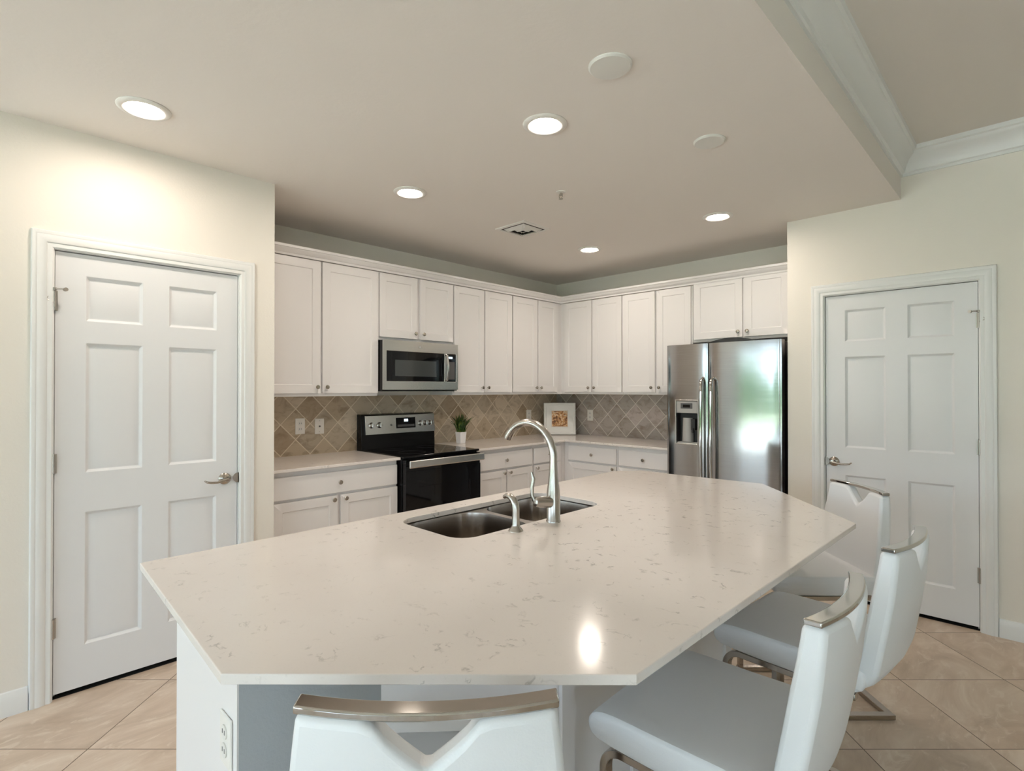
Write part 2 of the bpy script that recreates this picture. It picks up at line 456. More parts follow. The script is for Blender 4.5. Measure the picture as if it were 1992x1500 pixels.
def window(name, axis, c, a0, a1, z0, z1, n, label):
    """sliding glazed door or window: frame, mullions, panes"""
    m = MB(); t_ = .05
    def bx(mm, p0, p1, q0, q1, dd=.03, cc=c):
        if axis == 'x': mm.box((p0, cc - dd, q0), (p1, cc + dd, q1))
        else: mm.box((cc - dd, p0, q0), (cc + dd, p1, q1))
    bx(m, a0, a1, z0, z0 + t_); bx(m, a0, a1, z1 - t_, z1)
    for i in range(n + 1):
        p = a0 + (a1 - a0) * i / n
        lo = max(a0, p - t_ / 2 if 0 < i < n else (p if i == 0 else p - t_)); bx(m, lo, lo + t_, z0 + t_, z1 - t_)
    fr = m.build(name, 'trim_paint')
    struct(fr, label, 'window')
    for i in range(n):
        g = MB(); p0 = a0 + (a1 - a0) * i / n + t_ * .6; p1 = a0 + (a1 - a0) * (i + 1) / n - t_ * .6
        bx(g, p0, p1, z0 + t_, z1 - t_, .003)
        g.build('pane', 'pane_glass', fr)
    return fr
window('window_1', 'x', YREAR - .06, -3.8, 3.1, .02, 2.35, 4, 'white framed sliding garden door with four panes')
window('window_2', 'x', YREAR - .06, 3.7, 7.5, .02, 2.35, 3, 'white framed garden door with three panes')
window('window_3', 'y', XFR + .06, -8.5, -6.3, .1, 2.4, 2, 'white framed side window with two panes')

# outside ground and greenery (reflected in the fridge)
struct(MB().box((-14, -15.5, -.14), (22, YREAR - .12, -.02)).build('trim_patio', 'patio'), 'pale concrete patio outside the garden doors', 'patio')
struct(MB().box((-40, -60, -.3), (60, 30, -.14)).build('floor_lawn', 'grass'), 'green lawn outside', 'lawn')
random.seed(4)
def bushes(name, x0, x1, y, hgt, label):
    m = MB(); nx, nz = 90, 10; rings = []
    for i in range(nz + 1):
        a = math.pi * i / nz; row = []
        for j in range(nx + 1):
            x = x0 + (x1 - x0) * j / nx; hh = hgt * (1 + .25 * math.sin(j * .55) + .15 * math.sin(j * 1.7 + 1)) + random.uniform(-.2, .2)
            row.append((x, y - math.cos(a) * 1.4 + random.uniform(-.15, .15), -.2 + max(0, math.sin(a)) * hh + (random.uniform(-.1, .1) if 0 < i < nz else 0)))
        rings.append(row)
    m.loops(rings, closed=False, smooth=True)
    return tag(m.build(name, 'hedge'), label, 'hedge', kind='stuff')
bushes('hedge', -26, 34, -30, 2.6, 'leafy green hedge beyond the lawn')

# ------------------------------------------------------------------ doors in the setting
PANELS = [(.112, .336, 1.728, 1.938), (.450, .674, 1.728, 1.938), (.112, .336, 1.018, 1.624), (.450, .674, 1.018, 1.624), (.112, .336, .215, .832), (.450, .674, .215, .832)]
RINGS = [(.005, .006), (.012, .013), (.019, .013), (.048, .003)]
CAS = [(0, 0), (0, .008), (.006, .013), (.022, .011), (.026, .015), (.05, .019), (.058, .016), (.064, .019), (.074, .017), (.078, .010), (.078, 0)]
def make_door(name, width, loc, rz, hinge_left, label):
    """local: x along the wall, front faces -y, wall face at y=0"""
    root = thing(name, label, 'door', loc, rz, kind='structure')
    k = width / .786
    slab = MB().relief(width - .006, ZD - .024, .035, [(a * k, b * k, c - .022, d - .022) for a, b, c, d in PANELS], RINGS, .003, .022, .012)
    slab.build('door_panel', 'door_paint', root, bevel=.0012, seg=1)
    j = MB(); jd = .12
    j.box((-.018, 0, 0), (0, jd, ZD + .002)); j.box((width, 0, 0), (width + .018, jd, ZD + .002)); j.box((-.018, 0, ZD + .002), (width + .018, jd, ZD + .02))
    j.box((0, .049, 0), (.012, .06, ZD)); j.box((width - .012, .049, 0), (width, .06, ZD)); j.box((0, .049, ZD - .012), (width, .06, ZD))
    j.build('door_jamb', 'trim_paint', root)
    rings = []
    for d, p in CAS:
        e = d + .004
        rings.append([(-e, -p, 0), (-e, -p, ZD + e), (width + e, -p, ZD + e), (width + e, -p, 0)])
    cs = MB(); cs.loops(rings, closed=False, smooth=False); cs.build('door_frame', 'trim_paint', root)
    hx = -.001 if hinge_left else width + .001
    for i, z in enumerate((1.81, 1.07, .325)):
        h = MB(); h.lathe([(.0065, 0), (.0065, .088)], (hx, -.004, z - .044), seg=12)
        for q in (.029, .059): h.lathe([(.0072, 0), (.0072, .001)], (hx, -.004, z - .044 + q), seg=12)
        sx = 1 if hinge_left else -1
        h.box((hx, .0, z - .044), (hx + sx * .012, .0125, z + .044)); h.box((hx, .0, z - .044), (hx - sx * .003, .012, z + .044))
        ho = h.build('hinge', 'hinge_metal', root)
        if i == 0:
            s = MB(); zz = z + .052
            s.lathe([(.0095, 0), (.0095, .012)], (hx, -.004, zz - .006), seg=14)
            s.tube([(hx, -.006, zz), (hx + sx * .022, -.03, zz), (hx + sx * .034, -.036, zz - .002)], .0032, 8)
            s.lathe([(.0085, 0), (.0085, .012)], (hx + sx * .034, -.03, zz - .002), (sx * .3, -1, 0), 12)
            s.tube([(hx, -.006, zz), (hx - sx * .030, -.010, zz - .050)], .0028, 8); s.tube([(hx - sx * .030, -.010, zz - .050), (hx, -.008, zz - .062)], .0028, 8)
            s.build('door_stop', 'hinge_metal', ho)
    kx = width - .066 if hinge_left else .05
    s = -1 if hinge_left else 1
    hd = MB(); zk = .918
    hd.lathe([(.032, 0), (.032, .004), (.027, .010), (.014, .014), (.011, .045), (.013, .052), (.0, .054)], (kx, .012, zk), (0, -1, 0), 28, caps=False)
    pts = [(kx, -.035, zk), (kx + s * .02, -.038, zk - .003), (kx + s * .05, -.040, zk - .010), (kx + s * .08, -.038, zk - .008), (kx + s * .100, -.034, zk - .004), (kx + s * .112, -.030, zk + .004)]
    hd.tube(pts, [.010, .008, .0062, .0065, .006, .0035], 12)
    hd.build('door_handle', 'nickel', root)
    lt = MB(); ex = width if hinge_left else 0
    lt.lathe([(.028, 0), (.028, .004)], (ex - s * .002, .004, zk), (0, -1, 0), 20)
    lt.build('strike_plate', 'hinge_metal', root)
    return root
make_door('door_1', D1[1] - D1[0], (XL, D1[0], 0), math.pi / 2, True, 'white six-panel door in the left wall with lever at its right edge')
make_door('door_2', D2[1] - D2[0], (D2[0], YR, 0), 0, False, 'white six-panel door in the right wall with lever at its left edge')

# ------------------------------------------------------------------ baseboards and crown
BB = [(0, 0), (.014, 0), (.014, .07), (.010, .085), (.006, .10), (0, .104)]
def run_profile(name, mat, pts, label, cat='baseboard'):
    """pts: list of functions of (s) giving xy for each path end"""
    rings = [[(f(s)[0], f(s)[1], z) for f in pts] for s, z in BB]
    m = MB(); m.loops(rings + [rings[0]], closed=False, smooth=False)
    return struct(m.build(name, mat), label, cat)
run_profile('baseboard_left', 'trim_paint', [lambda s: (XL + s, D1[0] - .083), lambda s: (XL + s, YJ - s), lambda s: (XFL, YJ - s)], 'white baseboard left of the left door')
run_profile('baseboard_left_corner', 'trim_paint', [lambda s: (XL + s, D1[1] + .083), lambda s: (XL + s, YL)], 'white baseboard between left door and cabinets')
run_profile('baseboard_right', 'trim_paint', [lambda s: (D2[1] + .083, YR - s), lambda s: (XFR, YR - s)], 'white baseboard right of the right door')
run_profile('baseboard_right_corner', 'trim_paint', [lambda s: (XR, YR - s), lambda s: (D2[0] - .083, YR - s)], 'white baseboard between fridge niche and right door')
CR = [(0, 2.742), (.012, 2.742), (.014, 2.758), (.024, 2.764), (.027, 2.778), (.034, 2.800), (.050, 2.828), (.068, 2.846), (.074, 2.852), (.078, 2.866), (.090, 2.872), (.094, 2.895)]
def crown(name, ends, label):
    rings = [[(*f(s), z) for f in ends] for s, z in CR]
    m = MB(); m.loops(rings, closed=False, smooth=False)
    return struct(m.build(name, 'trim_paint'), label, 'crown moulding')
crown('trim_1', [lambda s: (XB + s, YREAR), lambda s: (XB + s, YR - s)], 'stepped white crown moulding along the dropped ceiling edge')
crown('trim_2', [lambda s: (XB + s, YR - s), lambda s: (XFR, YR - s)], 'stepped white crown moulding on the right wall')

# ------------------------------------------------------------------ kitchen cabinets
SH = [(.003, .001), (.006, .007)]
KNOB = [(.005, 0), (.005, .012), (.009, .016), (.0145, .019), (.0150, .023), (.012, .027), (.0, .0285)]
def knob(parent, x, z, y=0.0):
    return MB().lathe(KNOB, (x, y, z), (0, -1, 0), 16, caps=False).build('knob', 'nickel', parent)
def cab_door(root, x0, x1, z0, z1, kx, kz, name='door'):
    w, h = x1 - x0, z1 - z0; f = .055
    d = MB().relief(w, h, .02, [(f, w - f, f, h - f)], SH, x0, z0, 0).build(name, 'cabinet_paint', root, bevel=.0015, seg=1)
    if kx is not None: knob(d, kx, kz)
    return d
def drawer(root, x0, x1, z0, z1, knobs):
    d = MB().box((x0, 0, z0), (x1, .02, z1)).build('drawer', 'cabinet_paint', root, bevel=.004, seg=2)
    for k in knobs: knob(d, k, (z0 + z1) / 2)
    return d
def base_of(wallA, at, depth):
    # local frame: x along the wall, y=0 is the door face, +y into the wall
    return ((depth, at, 0), math.pi / 2) if wallA else ((at, -depth, 0), 0.0)
def upper(wallA, a0, a1, z0, z1, splits, label, knobside, mid_stile=.0):
    loc, rz = base_of(wallA, a0, .35); W = a1 - a0
    r = thing('wall_cabinet', label, 'cabinet', loc, rz, 'white wall cabinets')
    m = MB().box((0, .0205, z0), (W, .348, z1))
    m.build('cabinet_body', 'cabinet_paint', r, bevel=.001, seg=1)
    for (x0, x1, kn) in splits:
        kx = {'r': x1 - .028, 'l': x0 + .028}[kn]
        cab_door(r, x0, x1, z0 + .023, z1 - .005, kx, z0 + .066)
    return r
ZU0, ZU1 = 1.357, 2.31
def two(W, e=.006, g=.012, st=.0): c = W / 2; return [(e, c - g, 'r'), (c + g, W - e, 'l')]
upper(True, -3.459, -2.548, ZU0, ZU1, [(.006, .444, 'r'), (.459, .905, 'l')], 'tall white two-door wall cabinet left of the microwave', None)
upper(True, -2.546, -1.811, 1.79, ZU1, [(.008, .358, 'r'), (.384, .730, 'l')], 'short white two-door wall cabinet above the microwave', None)
upper(True, -1.809, -1.083, ZU0, ZU1, [(.006, .356, 'r'), (.372, .720, 'l')], 'tall white two-door wall cabinet right of the microwave', None)
upper(True, -1.081, -.395, ZU0, ZU1, [(.006, .357, 'r'), (.371, .670, 'l')], 'white two-door wall cabinet left of the inside corner', None)
upper(False, .385, 1.100, ZU0, ZU1, [(.006, .355, 'r'), (.370, .708, 'l')], 'white two-door wall cabinet right of the inside corner', None)
upper(False, 1.102, 1.808, ZU0, ZU1, [(.008, .346, 'r'), (.368, .694, 'l')], 'tall white two-door wall cabinet left of the fridge', None)
upper(False, 1.810, 2.600, 1.812, ZU1 + .03, [(.014, .428, 'r'), (.444, .784, 'l')], 'short white two-door wall cabinet above the fridge', None)
m = MB(); m.box((0.002, -.395, ZU0), (.33, -.002, ZU1)); m.box((.33, -.33, ZU0), (.385, -.002, ZU1)); m.box((.33, -.395, ZU0), (.336, -.33, ZU1))
tag(m.build('corner_cabinet', 'cabinet_paint'), 'plain white blind cabinet filling the inside corner', 'cabinet', 'white wall cabinets')
tag(MB().box((2.602, -.345, 1.812), (XR - .002, -.325, ZU1)).build('filler_strip', 'cabinet_paint'), 'white filler strip between fridge cabinet and right wall', 'cabinet trim')
# cabinet crown running round the corner
CC = [(.0, 2.312), (.006, 2.312), (.008, 2.326), (.016, 2.330), (.022, 2.340), (.036, 2.350), (.038, 2.356), (.046, 2.358), (.046, 2.375), (-.02, 2.375), (-.02, 2.312)]
rings = [[(.35 + s, YL + .002, z), (.35 + s, -.35 - s, z), (XR - .002, -.35 - s, z)] for s, z in CC]
tag(MB().loops(rings + [rings[0]], closed=False, smooth=False).build('cabinet_crown', 'cabinet_paint'), 'white crown moulding along the tops of the wall cabinets', 'crown moulding')

def base_cab(wallA, a0, a1, label, drawers, doors):
    loc, rz = base_of(wallA, a0, .63); W = a1 - a0
    r = thing('base_cabinet', label, 'cabinet', loc, rz, 'white base cabinets')
    MB().box((0, .0205, .10), (W, .625, .893)).build('cabinet_body', 'cabinet_paint', r, bevel=.001, seg=1)
    MB().box((0, .09, 0), (W, .11, .10)).build('toe_kick', 'cabinet_paint', r)
    for x0, x1, k in drawers: drawer(r, x0, x1, .720, .862, k)
    for x0, x1, s in doors: cab_door(r, x0, x1, .118, .704, {'r': x1 - .03, 'l': x0 + .03}[s], .680)
    return r
base_cab(True, -3.459, -2.560, 'white base cabinet with wide drawer left of the cooker', [(.006, .893, [.440])], [(.006, .428, 'r'), (.452, .893, 'l')])
base_cab(True, -1.795, -1.096, 'white base cabinet with one wide drawer right of the cooker', [(.008, .690, [.341])], [(.008, .345, 'r'), (.359, .690, 'l')])
base_cab(True, -1.094, -.66, 'narrow white base cabinet beside the inside corner', [(.012, .385, [.215])], [(.012, .385, 'l')])
base_cab(False, .656, 1.228, 'white base cabinet right of the inside corner', [(.010, .560, [.297])], [(.010, .560, 'r')])
base_cab(False, 1.230, 1.742, 'white base cabinet against the fridge', [(.012, .500, [.269])], [(.012, .500, 'r')])
m = MB(); m.prism([(.002, -.658), (.61, -.658), (.61, -.61), (.654, -.61), (.654, -.002), (.002, -.002)], .1, .893)
tag(m.build('corner_cabinet', 'cabinet_paint'), 'plain white blind base cabinet under the corner counter', 'cabinet', 'white base cabinets')
# fillers at the closet wall
tag(MB().box((.33, YL + .002, ZU0), (.345, -3.461, ZU1)).build('filler_strip', 'cabinet_paint'), 'white upper filler strip against the closet wall', 'cabinet trim')
tag(MB().box((.60, YL + .002, .1), (.615, -3.461, .893)).build('filler_strip', 'cabinet_paint'), 'white lower filler strip against the closet wall', 'cabinet trim')

# countertops
tag(MB().box((.002, YL + .002, CT - TKN), (.652, -2.552, CT)).build('countertop', 'quartz', bevel=.002), 'pale quartz counter left of the cooker', 'countertop')
tag(MB().prism([(.002, -1.803), (.652, -1.803), (.652, -.652), (1.750, -.652), (1.750, -.002), (.002, -.002)], CT - TKN, CT).build('countertop', 'quartz', bevel=.003), 'pale quartz L-shaped counter turning the corner to the fridge', 'countertop')
# backsplash
tag(MB().box((.001, YL + .001, CT), (.009, -.011, ZU0 - .001)).build('backsplash', 'splash_a'), 'diagonal stone tile backsplash behind the cooker', 'backsplash')
tag(MB().box((.001, -.009, CT), (1.79, -.001, ZU0 - .001)).build('backsplash', 'splash_b_daylit'), 'diagonal stone tile backsplash left of the fridge', 'backsplash')

def outlet(wallA, at, z, label, kind='duplex', yoff=.0092, group=None):
    loc, rz = ((yoff, at, z), math.pi / 2) if wallA else ((at, -yoff, z), 0)
    cat = 'outlet' if kind != 'jack' else 'wall plate'
    r = thing('wall_outlet' if kind == 'duplex' else 'wall_plate', label, cat, loc, rz, group)
    MB().box((-.037, -.006, -.059), (.037, 0, .059)).build('cover_plate', 'plate_plastic', r, bevel=.003, seg=2)
    if kind == 'duplex':
        for dz in (-.021, .021):
            s = MB().lathe([(.0165, 0), (.0165, .003)], (0, -.006, dz), (0, -1, 0), 20).build('socket', 'white_plastic', r)
            MB().box((-.008, -.0096, dz - .004), (-.0055, -.009, dz + .006)).box((.0055, -.0096, dz - .004), (.008, -.009, dz + .006)).build('slots', 'dark_grey', s)
    else:
        MB().lathe([(.0065, 0), (.0065, .006)], (0, -.006, 0), (0, -1, 0), 14).build('jack', 'dark_grey', r)
        for dz in (-.042, .042): MB().lathe([(.003, 0), (.003, .001)], (0, -.006, dz), (0, -1, 0), 10).build('screw', 'hinge_metal', r)
    return r
outlet(True, -3.009, 1.131, 'white outlet on the backsplash left of the cooker, nearer the closet wall')
outlet(True, -2.858, 1.124, 'white plate with a small dark jack between outlet and cooker', 'jack')
outlet(True, -.485, 1.126, 'white outlet on the backsplash behind the gooseneck tap, left of the picture frame')
outlet(False, .480, 1.126, 'white outlet on the tiles right of the picture frame')

# ------------------------------------------------------------------ cooker
rg = thing('range_cooker', 'stainless and black electric cooker with glass top between the counters', 'cooker', (0, -2.5475, 0), math.pi / 2)
# local: x 0..W along wall, y = -(distance from wall)
W = .733
MB().box((0.002, -.655, .02), (W - .002, -.02, .905)).build('oven_body', 'black_enamel', rg, bevel=.003)
MB().box((0.000, -.685, .905), (W, -.075, .922)).build('cooktop', 'black_glass', rg, bevel=.004)
ct_ = rg.children[-1]
for (bx_, by_, br) in ((.20, -.50, .105), (.54, -.50, .085), (.20, -.24, .075), (.54, -.24, .095)):
    MB().lathe([(br, 0), (br, .0004), (br - .004, .0004), (br - .004, 0)], (bx_, by_, .9221), seg=40, caps=False).build('burner_ring', 'burner_ring', ct_)
# backguard, leaning
bg = MB(); prof = [(-.02, .905), (-.095, .905), (-.090, 1.045), (-.075, 1.198), (-.02, 1.205)]
bg.loops([[(x_, y_, z_) for y_, z_ in prof] for x_ in (.002, W - .002)], True, True, True, False)
bgo = bg.build('backguard', 'black_enamel', rg, bevel=.004)
def slant(x0, x1, s0, s1, d0, d1, mb):
    """box on the leaning control face: s along the face 0..1 from 1.045 to 1.198"""
    def P(s, d): 
        y = -.090 + .015 * s - d; z = 1.045 + .153 * s; return y, z
    a, b, c, e = P(s0, d1), P(s1, d1), P(s1, d0), P(s0, d0)
    return mb.loops([[(x_, *q) for q in (a, b, c, e)] for x_ in (x0, x1)], True, True, True, False)
pn = slant(.036, W - .006, -.04, .96, 0, .012, MB()).build('control_panel', 'stainless', bgo, bevel=.002)
slant(.325, .520, .22, .80, .012, .014, MB()).build('clock_display', 'black_glass', bgo)
slant(.405, .445, .58, .72, .014, .0145, MB()).build('display_digits', 'display', bgo)
slant(.338, .508, .30, .42, .014, .0145, MB()).build('keypad', 'dark_grey', bgo)
for kx in (.090, .165, .575, .628, .680):
    zc = 1.045 + .153 * .45; yc = -.090 + .015 * .45 - .012
    ko = MB().lathe([(.024, 0), (.024, .004), (.019, .008), (.017, .026), (.0, .028)], (kx, yc, zc), (0, -1, .1), 22, caps=False).build('control_knob', 'stainless', bgo)
    MB().box((kx - .004, yc - .034, zc - .016), (kx + .004, yc - .026, zc + .020)).build('knob_grip', 'chrome', ko)
MB().lathe([(.007, 0), (.007, .003)], (.277, -.0985, 1.11), (0, -1, .1), 16).build('badge', 'dark_grey', bgo)
dr = MB().box((.006, -.70, .185), (W - .006, -.657, .895)).build('oven_door', 'black_glass', rg, bevel=.004)
MB().relief(W - .012, .62, .004, [(.11, W - .122, .12, .50)], [(.002, .003)], .006, .19, -.704).build('door_glass', 'black_glass', dr)
MB().box((.006, -.706, .893), (W - .006, -.7, .896)).build('door_trim', 'black_enamel', dr)
hb = MB().box((.010, -.752, .838), (W + .0, -.733, .894)).build('door_handle', 'stainless', dr, bevel=.008, seg=3)
for xb_ in (.030, W - .05): MB().box((xb_, -.735, .85), (xb_ + .03, -.70, .878)).build('handle_bracket', 'stainless', hb, bevel=.003)
MB().box((.006, -.69, .03), (W - .006, -.657, .175)).build('storage_drawer', 'stainless', rg, bevel=.003)

# ------------------------------------------------------------------ microwave
mw = thing('microwave', 'stainless over-the-range microwave with black glass door', 'microwave', (0, -2.5475, 0), math.pi / 2)
z0, z1 = 1.392, 1.786
MB().box((.001, -.398, z0 + .004), (W, -.012, z1 - .002)).build('microwave_body', 'black_enamel', mw)
mdo = MB()
# steel front as a frame round the black glass
mdo.relief(W, z1 - z0 - .012, .013, [(.030, .586, .066, .300), (.612, .713, .066, .300)], [(.0012, .006)], 0, z0 + .012, -.412)
fr_ = mdo.build('front_frame', 'stainless', mw, bevel=.0015, seg=1)
MB().box((.0318, -.409, z0 + .080), (.5842, -.402, z0 + .310)).build('door_glass', 'black_glass', fr_)
MB().box((.106, -.4100, z0 + .118), (.505, -.409, z0 + .244)).build('window_mesh', 'window_glass_dark', fr_)
MB().box((.6138, -.409, z0 + .080), (.7112, -.402, z0 + .310)).build('control_panel', 'black_glass', fr_)
MB().box((.630, -.4098, z0 + .272), (.675, -.409, z0 + .288)).build('display_digits', 'display', fr_)
MB().box((.630, -.4096, z0 + .098), (.700, -.409, z0 + .245)).build('keypad', 'dark_grey', fr_)
pts = [(.600, -.412, z0 + .305), (.600, -.432, z0 + .296)] + [(.600, -.432 - .016 * math.sin(math.pi * i / 8), z0 + .29 - .19 * i / 8) for i in range(1, 8)] + [(.600, -.432, z0 + .094), (.600, -.412, z0 + .085)]
MB().flat_bar(pts, (1, 0, 0), .020, .010).build('door_handle', 'stainless', fr_, bevel=.003)
MB().lathe([(.0105, 0), (.0105, .0015)], (.338, -.412, z0 + .352), (0, -1, 0), 24).build('badge', 'grey_plastic', fr_)
MB().box((.02, -.39, z0), (W - .02, -.03, z0 + .012)).build('vent_grille', 'black_plastic', mw)

# ------------------------------------------------------------------ fridge
fg = thing('refrigerator', 'stainless side-by-side refrigerator with ice dispenser at the right wall', 'refrigerator', (1.757, 0, 0), 0)
FW = .892
MB().box((.004, -.625, .02), (FW - .004, -.03, 1.755)).build('fridge_body', 'black_plastic', fg, bevel=.004)
def fdoor(x0, x1, name, cut=None):
    """slightly bowed door, made of vertical strips; cut = opening rectangle"""
    m = MB(); n = 14; zz = [.06, 1.768]
    def yb(x):
        u = (x - x0) / (x1 - x0); return -.690 - .009 * (1 - (2 * u - 1) ** 4) ** .5 if 0 < u < 1 else -.690
    xs = [x0 + (x1 - x0) * (1 - math.cos(math.pi * i / n)) / 2 for i in range(n + 1)]
    if cut: xs = sorted(set([x for x in xs if not any(abs(x - c) < .006 for c in cut[:2])] + list(cut[:2]))); zz = [.06, cut[2], cut[3], 1.768]
    for i in range(len(xs) - 1):
        for j in range(len(zz) - 1):
            if cut and cut[0] - 1e-6 <= xs[i] and xs[i + 1] <= cut[1] + 1e-6 and j == 1: continue
            a, b = xs[i], xs[i + 1]
            m.add([(a, yb(a), zz[j]), (b, yb(b), zz[j]), (b, yb(b), zz[j + 1]), (a, yb(a), zz[j + 1])], [(0, 1, 2, 3)], True)
    if cut:
        a, b, c, d = cut; ya = yb(a); yc = yb(b); bk = -.635
        m.add([(a, ya, c), (b, yc, c), (b, yc, d), (a, ya, d), (a, bk, c), (b, bk, c), (b, bk, d), (a, bk, d)], [(0, 1, 5, 4), (1, 2, 6, 5), (2, 3, 7, 6), (3, 0, 4, 7)])
    top = [(x, yb(x)) for x in xs]; n_ = len(top)
    for z in (.06, 1.768):
        m.add([(x, y, z) for x, y in top] + [(x, -.629, z) for x, y in top], [(i, i + 1, n_ + i + 1, n_ + i) for i in range(n_ - 1)])
    for x in (x0, x1): m.add([(x, -.690, .06), (x, -.629, .06), (x, -.629, 1.768), (x, -.690, 1.768)], [(0, 1, 2, 3)])
    m.add([(x0, -.629, .06), (x1, -.629, .06), (x1, -.629, 1.768), (x0, -.629, 1.768)], [(0, 1, 2, 3)])
    return m.build(name, 'fridge_steel', fg)
dl = fdoor(.0, .350, 'freezer_door', (.082, .272, .968, 1.318))
dr2 = fdoor(.358, FW, 'fridge_door')
MB().box((.350, -.66, .07), (.358, -.625, 1.765)).build('door_gasket', 'black_plastic', fg)
MB().box((.02, -.62, .0), (FW - .02, -.05, .055)).box((.0, -.665, .0), (FW, -.62, .05)).build('base_grille', 'black_plastic', fg)
# dispenser
dp = MB(); a, b, c, d = .076, .278, .962, 1.324
def ringbox(i, y): return [(a + i, y, c + i), (b - i, y, c + i), (b - i, y, d - i), (a + i, y, d - i)]
dp.loops([ringbox(0, -.694), ringbox(.0, -.706), ringbox(.010, -.706), ringbox(.012, -.69)], True, False, False, False)
dpo = dp.build('dispenser_bezel', 'stainless', dl, bevel=.002)
MB().box((.088, -.702, 1.215), (.266, -.64, 1.312)).build('dispenser_panel', 'grey_plastic', dpo, bevel=.004)
MB().box((.125, -.7028, 1.252), (.225, -.702, 1.296)).build('dispenser_display', 'dark_grey', dpo)
MB().box((.145, -.7034, 1.262), (.205, -.7028, 1.284)).build('dispenser_screen', 'black_glass', dpo)
rc = MB(); rc.loops([[(.088, -.69, .974), (.266, -.69, .974), (.266, -.69, 1.215), (.088, -.69, 1.215)], [(.09, -.637, .978), (.264, -.637, .978), (.264, -.637, 1.213), (.09, -.637, 1.213)]], True, False, True, False)
rc.build('dispenser_recess', 'black_plastic', dpo)
MB().lathe([(.045, 0), (.040, .19), (.04, .192)], (.165, -.655, .985), (0, 0, 1), 24).build('dispenser_chute', 'grey_plastic', dpo)
MB().box((.212, -.70, 1.08), (.245, -.65, 1.17)).box((.222, -.71, 1.06), (.234, -.69, 1.10)).build('dispenser_paddle', 'black_plastic', dpo, bevel=.004)
MB().box((.095, -.70, .974), (.26, -.645, .982)).build('drip_tray', 'grey_plastic', dpo)
for i, (hx, dd) in enumerate(((.314, dl), (.394, dr2))):
    pts = [(hx, -.692, 1.50), (hx, -.735, 1.475)] + [(hx, -.740 - .012 * math.sin(math.pi * k / 12), 1.46 - .92 * k / 12) for k in range(13)] + [(hx, -.735, .525), (hx, -.692, .50)]
    ho = MB().tube(pts, [.010, .012] + [.0145] * 13 + [.012, .010], 14).build('door_handle', 'chrome', dd)
cap = MB(); n = 16
rings = []
for i in range(n + 1):
    x = .335 + (.715 - .335) * i / n; hgt = .004 + .030 * math.sin(math.pi * i / n)
    rings.append([(x, -.68, 1.768), (x, -.68, 1.768 + hgt), (x, -.60, 1.768 + hgt), (x, -.60, 1.755)])
cap.loops(rings, True, True, True); cap.build('hinge_cover', 'black_plastic', fg)
MB().lathe([(.018, 0), (.018, .002)], (.795, -.6935, 1.682), (0, -1, 0), 28).build('badge', 'black_plastic', dr2)

# ------------------------------------------------------------------ island
CP = [(2.133, -4.427), (2.947, -4.468), (3.464, -3.966), (3.478, -2.476), (2.926, -1.849), (2.227, -1.900), (2.125, -2.033)]
def rrect(x0, x1, y0, y1, r, n=6):
    pts = []
    for cx_, cy_, a0 in ((x1 - r, y1 - r, 0), (x0 + r, y1 - r, 90), (x0 + r, y0 + r, 180), (x1 - r, y0 + r, 270)):
        for i in range(n + 1):
            a = math.radians(a0 + 90 * i / n); pts.append((cx_ + r * math.cos(a), cy_ + r * math.sin(a)))
    return pts
SX0, SX1, SY0, SY1 = 2.232, 2.612, -3.640, -2.835
HOLE = rrect(SX0, SX1, SY0, SY1, .075)
bm = bmesh.new()
def lp(pts, z):
    vs = [bm.verts.new((x_, y_, z)) for x_, y_ in pts]
    return vs, [bm.edges.new((vs[i], vs[(i + 1) % len(vs)])) for i in range(len(vs))]
lay = []
for z in (CT, CT - TKN):
    o1_, e1 = lp(CP, z); o2_, e2 = lp(HOLE, z)
    bmesh.ops.triangle_fill(bm, edges=e1 + e2, use_beauty=True)
    lay.append((o1_, o2_))
for k in (0, 1):
    A, B = lay[0][k], lay[1][k]
    for i in range(len(A)): bm.faces.new((A[i], A[(i + 1) % len(A)], B[(i + 1) % len(A)], B[i]))
bmesh.ops.recalc_face_normals(bm, faces=bm.faces)
me = bpy.data.meshes.new('countertop'); bm.to_mesh(me); bm.free(); me.materials.append(MATS['quartz'])
co_ = bpy.data.objects.new('countertop', me); COL.objects.link(co_)
mm_ = co_.modifiers.new('bevel', 'BEVEL'); mm_.width = .002; mm_.segments = 2; mm_.limit_method = 'ANGLE'; mm_.angle_limit = math.radians(50)
tag(co_, 'large pale quartz island top with clipped corners and grey flecks', 'countertop')

isl = thing('kitchen_island', 'white island base under the large quartz top', 'kitchen island', (0, 0, 0))
YE = -4.338
MB().box((2.150, YE, .10), (2.545, YE + .018, .893)).build('end_panel', 'cabinet_paint', isl, bevel=.001, seg=1)
MB().box((2.150, -2.06, .10), (2.168, YE + .018, .893)).build('cabinet_front', 'cabinet_paint', isl)
MB().box((2.22, YE + .01, 0), (2.24, -2.08, .10)).build('toe_kick', 'cabinet_paint', isl)
MB().box((2.545, YE - .010, 0), (2.672, YE - .006, .893)).build('knee_wall_lit_end', 'cabinet_paint', isl)  # pale sheet on the wall end imitates the stronger daylight it catches
kw = MB().box((2.545, YE - .006, 0), (2.672, -3.977, .893)).build('knee_wall', 'drywall_shade_grey', isl)
def panel(p, q, mat='cabinet_paint', th=.018, z0=0.0, z1=.893):
    p = Vector((*p, 0)); q = Vector((*q, 0)); d_ = (q - p).normalized(); n_ = Vector((-d_.y, d_.x, 0)) * th
    return MB().prism([(p.x, p.y), (q.x, q.y), (q.x + n_.x, q.y + n_.y), (p.x + n_.x, p.y + n_.y)], z0, z1)
bp_pts = [(2.672, -3.977), (3.025, -3.622), (3.025, -2.54), (2.64, -2.06), (2.26, -1.96), (2.150, -2.06)]
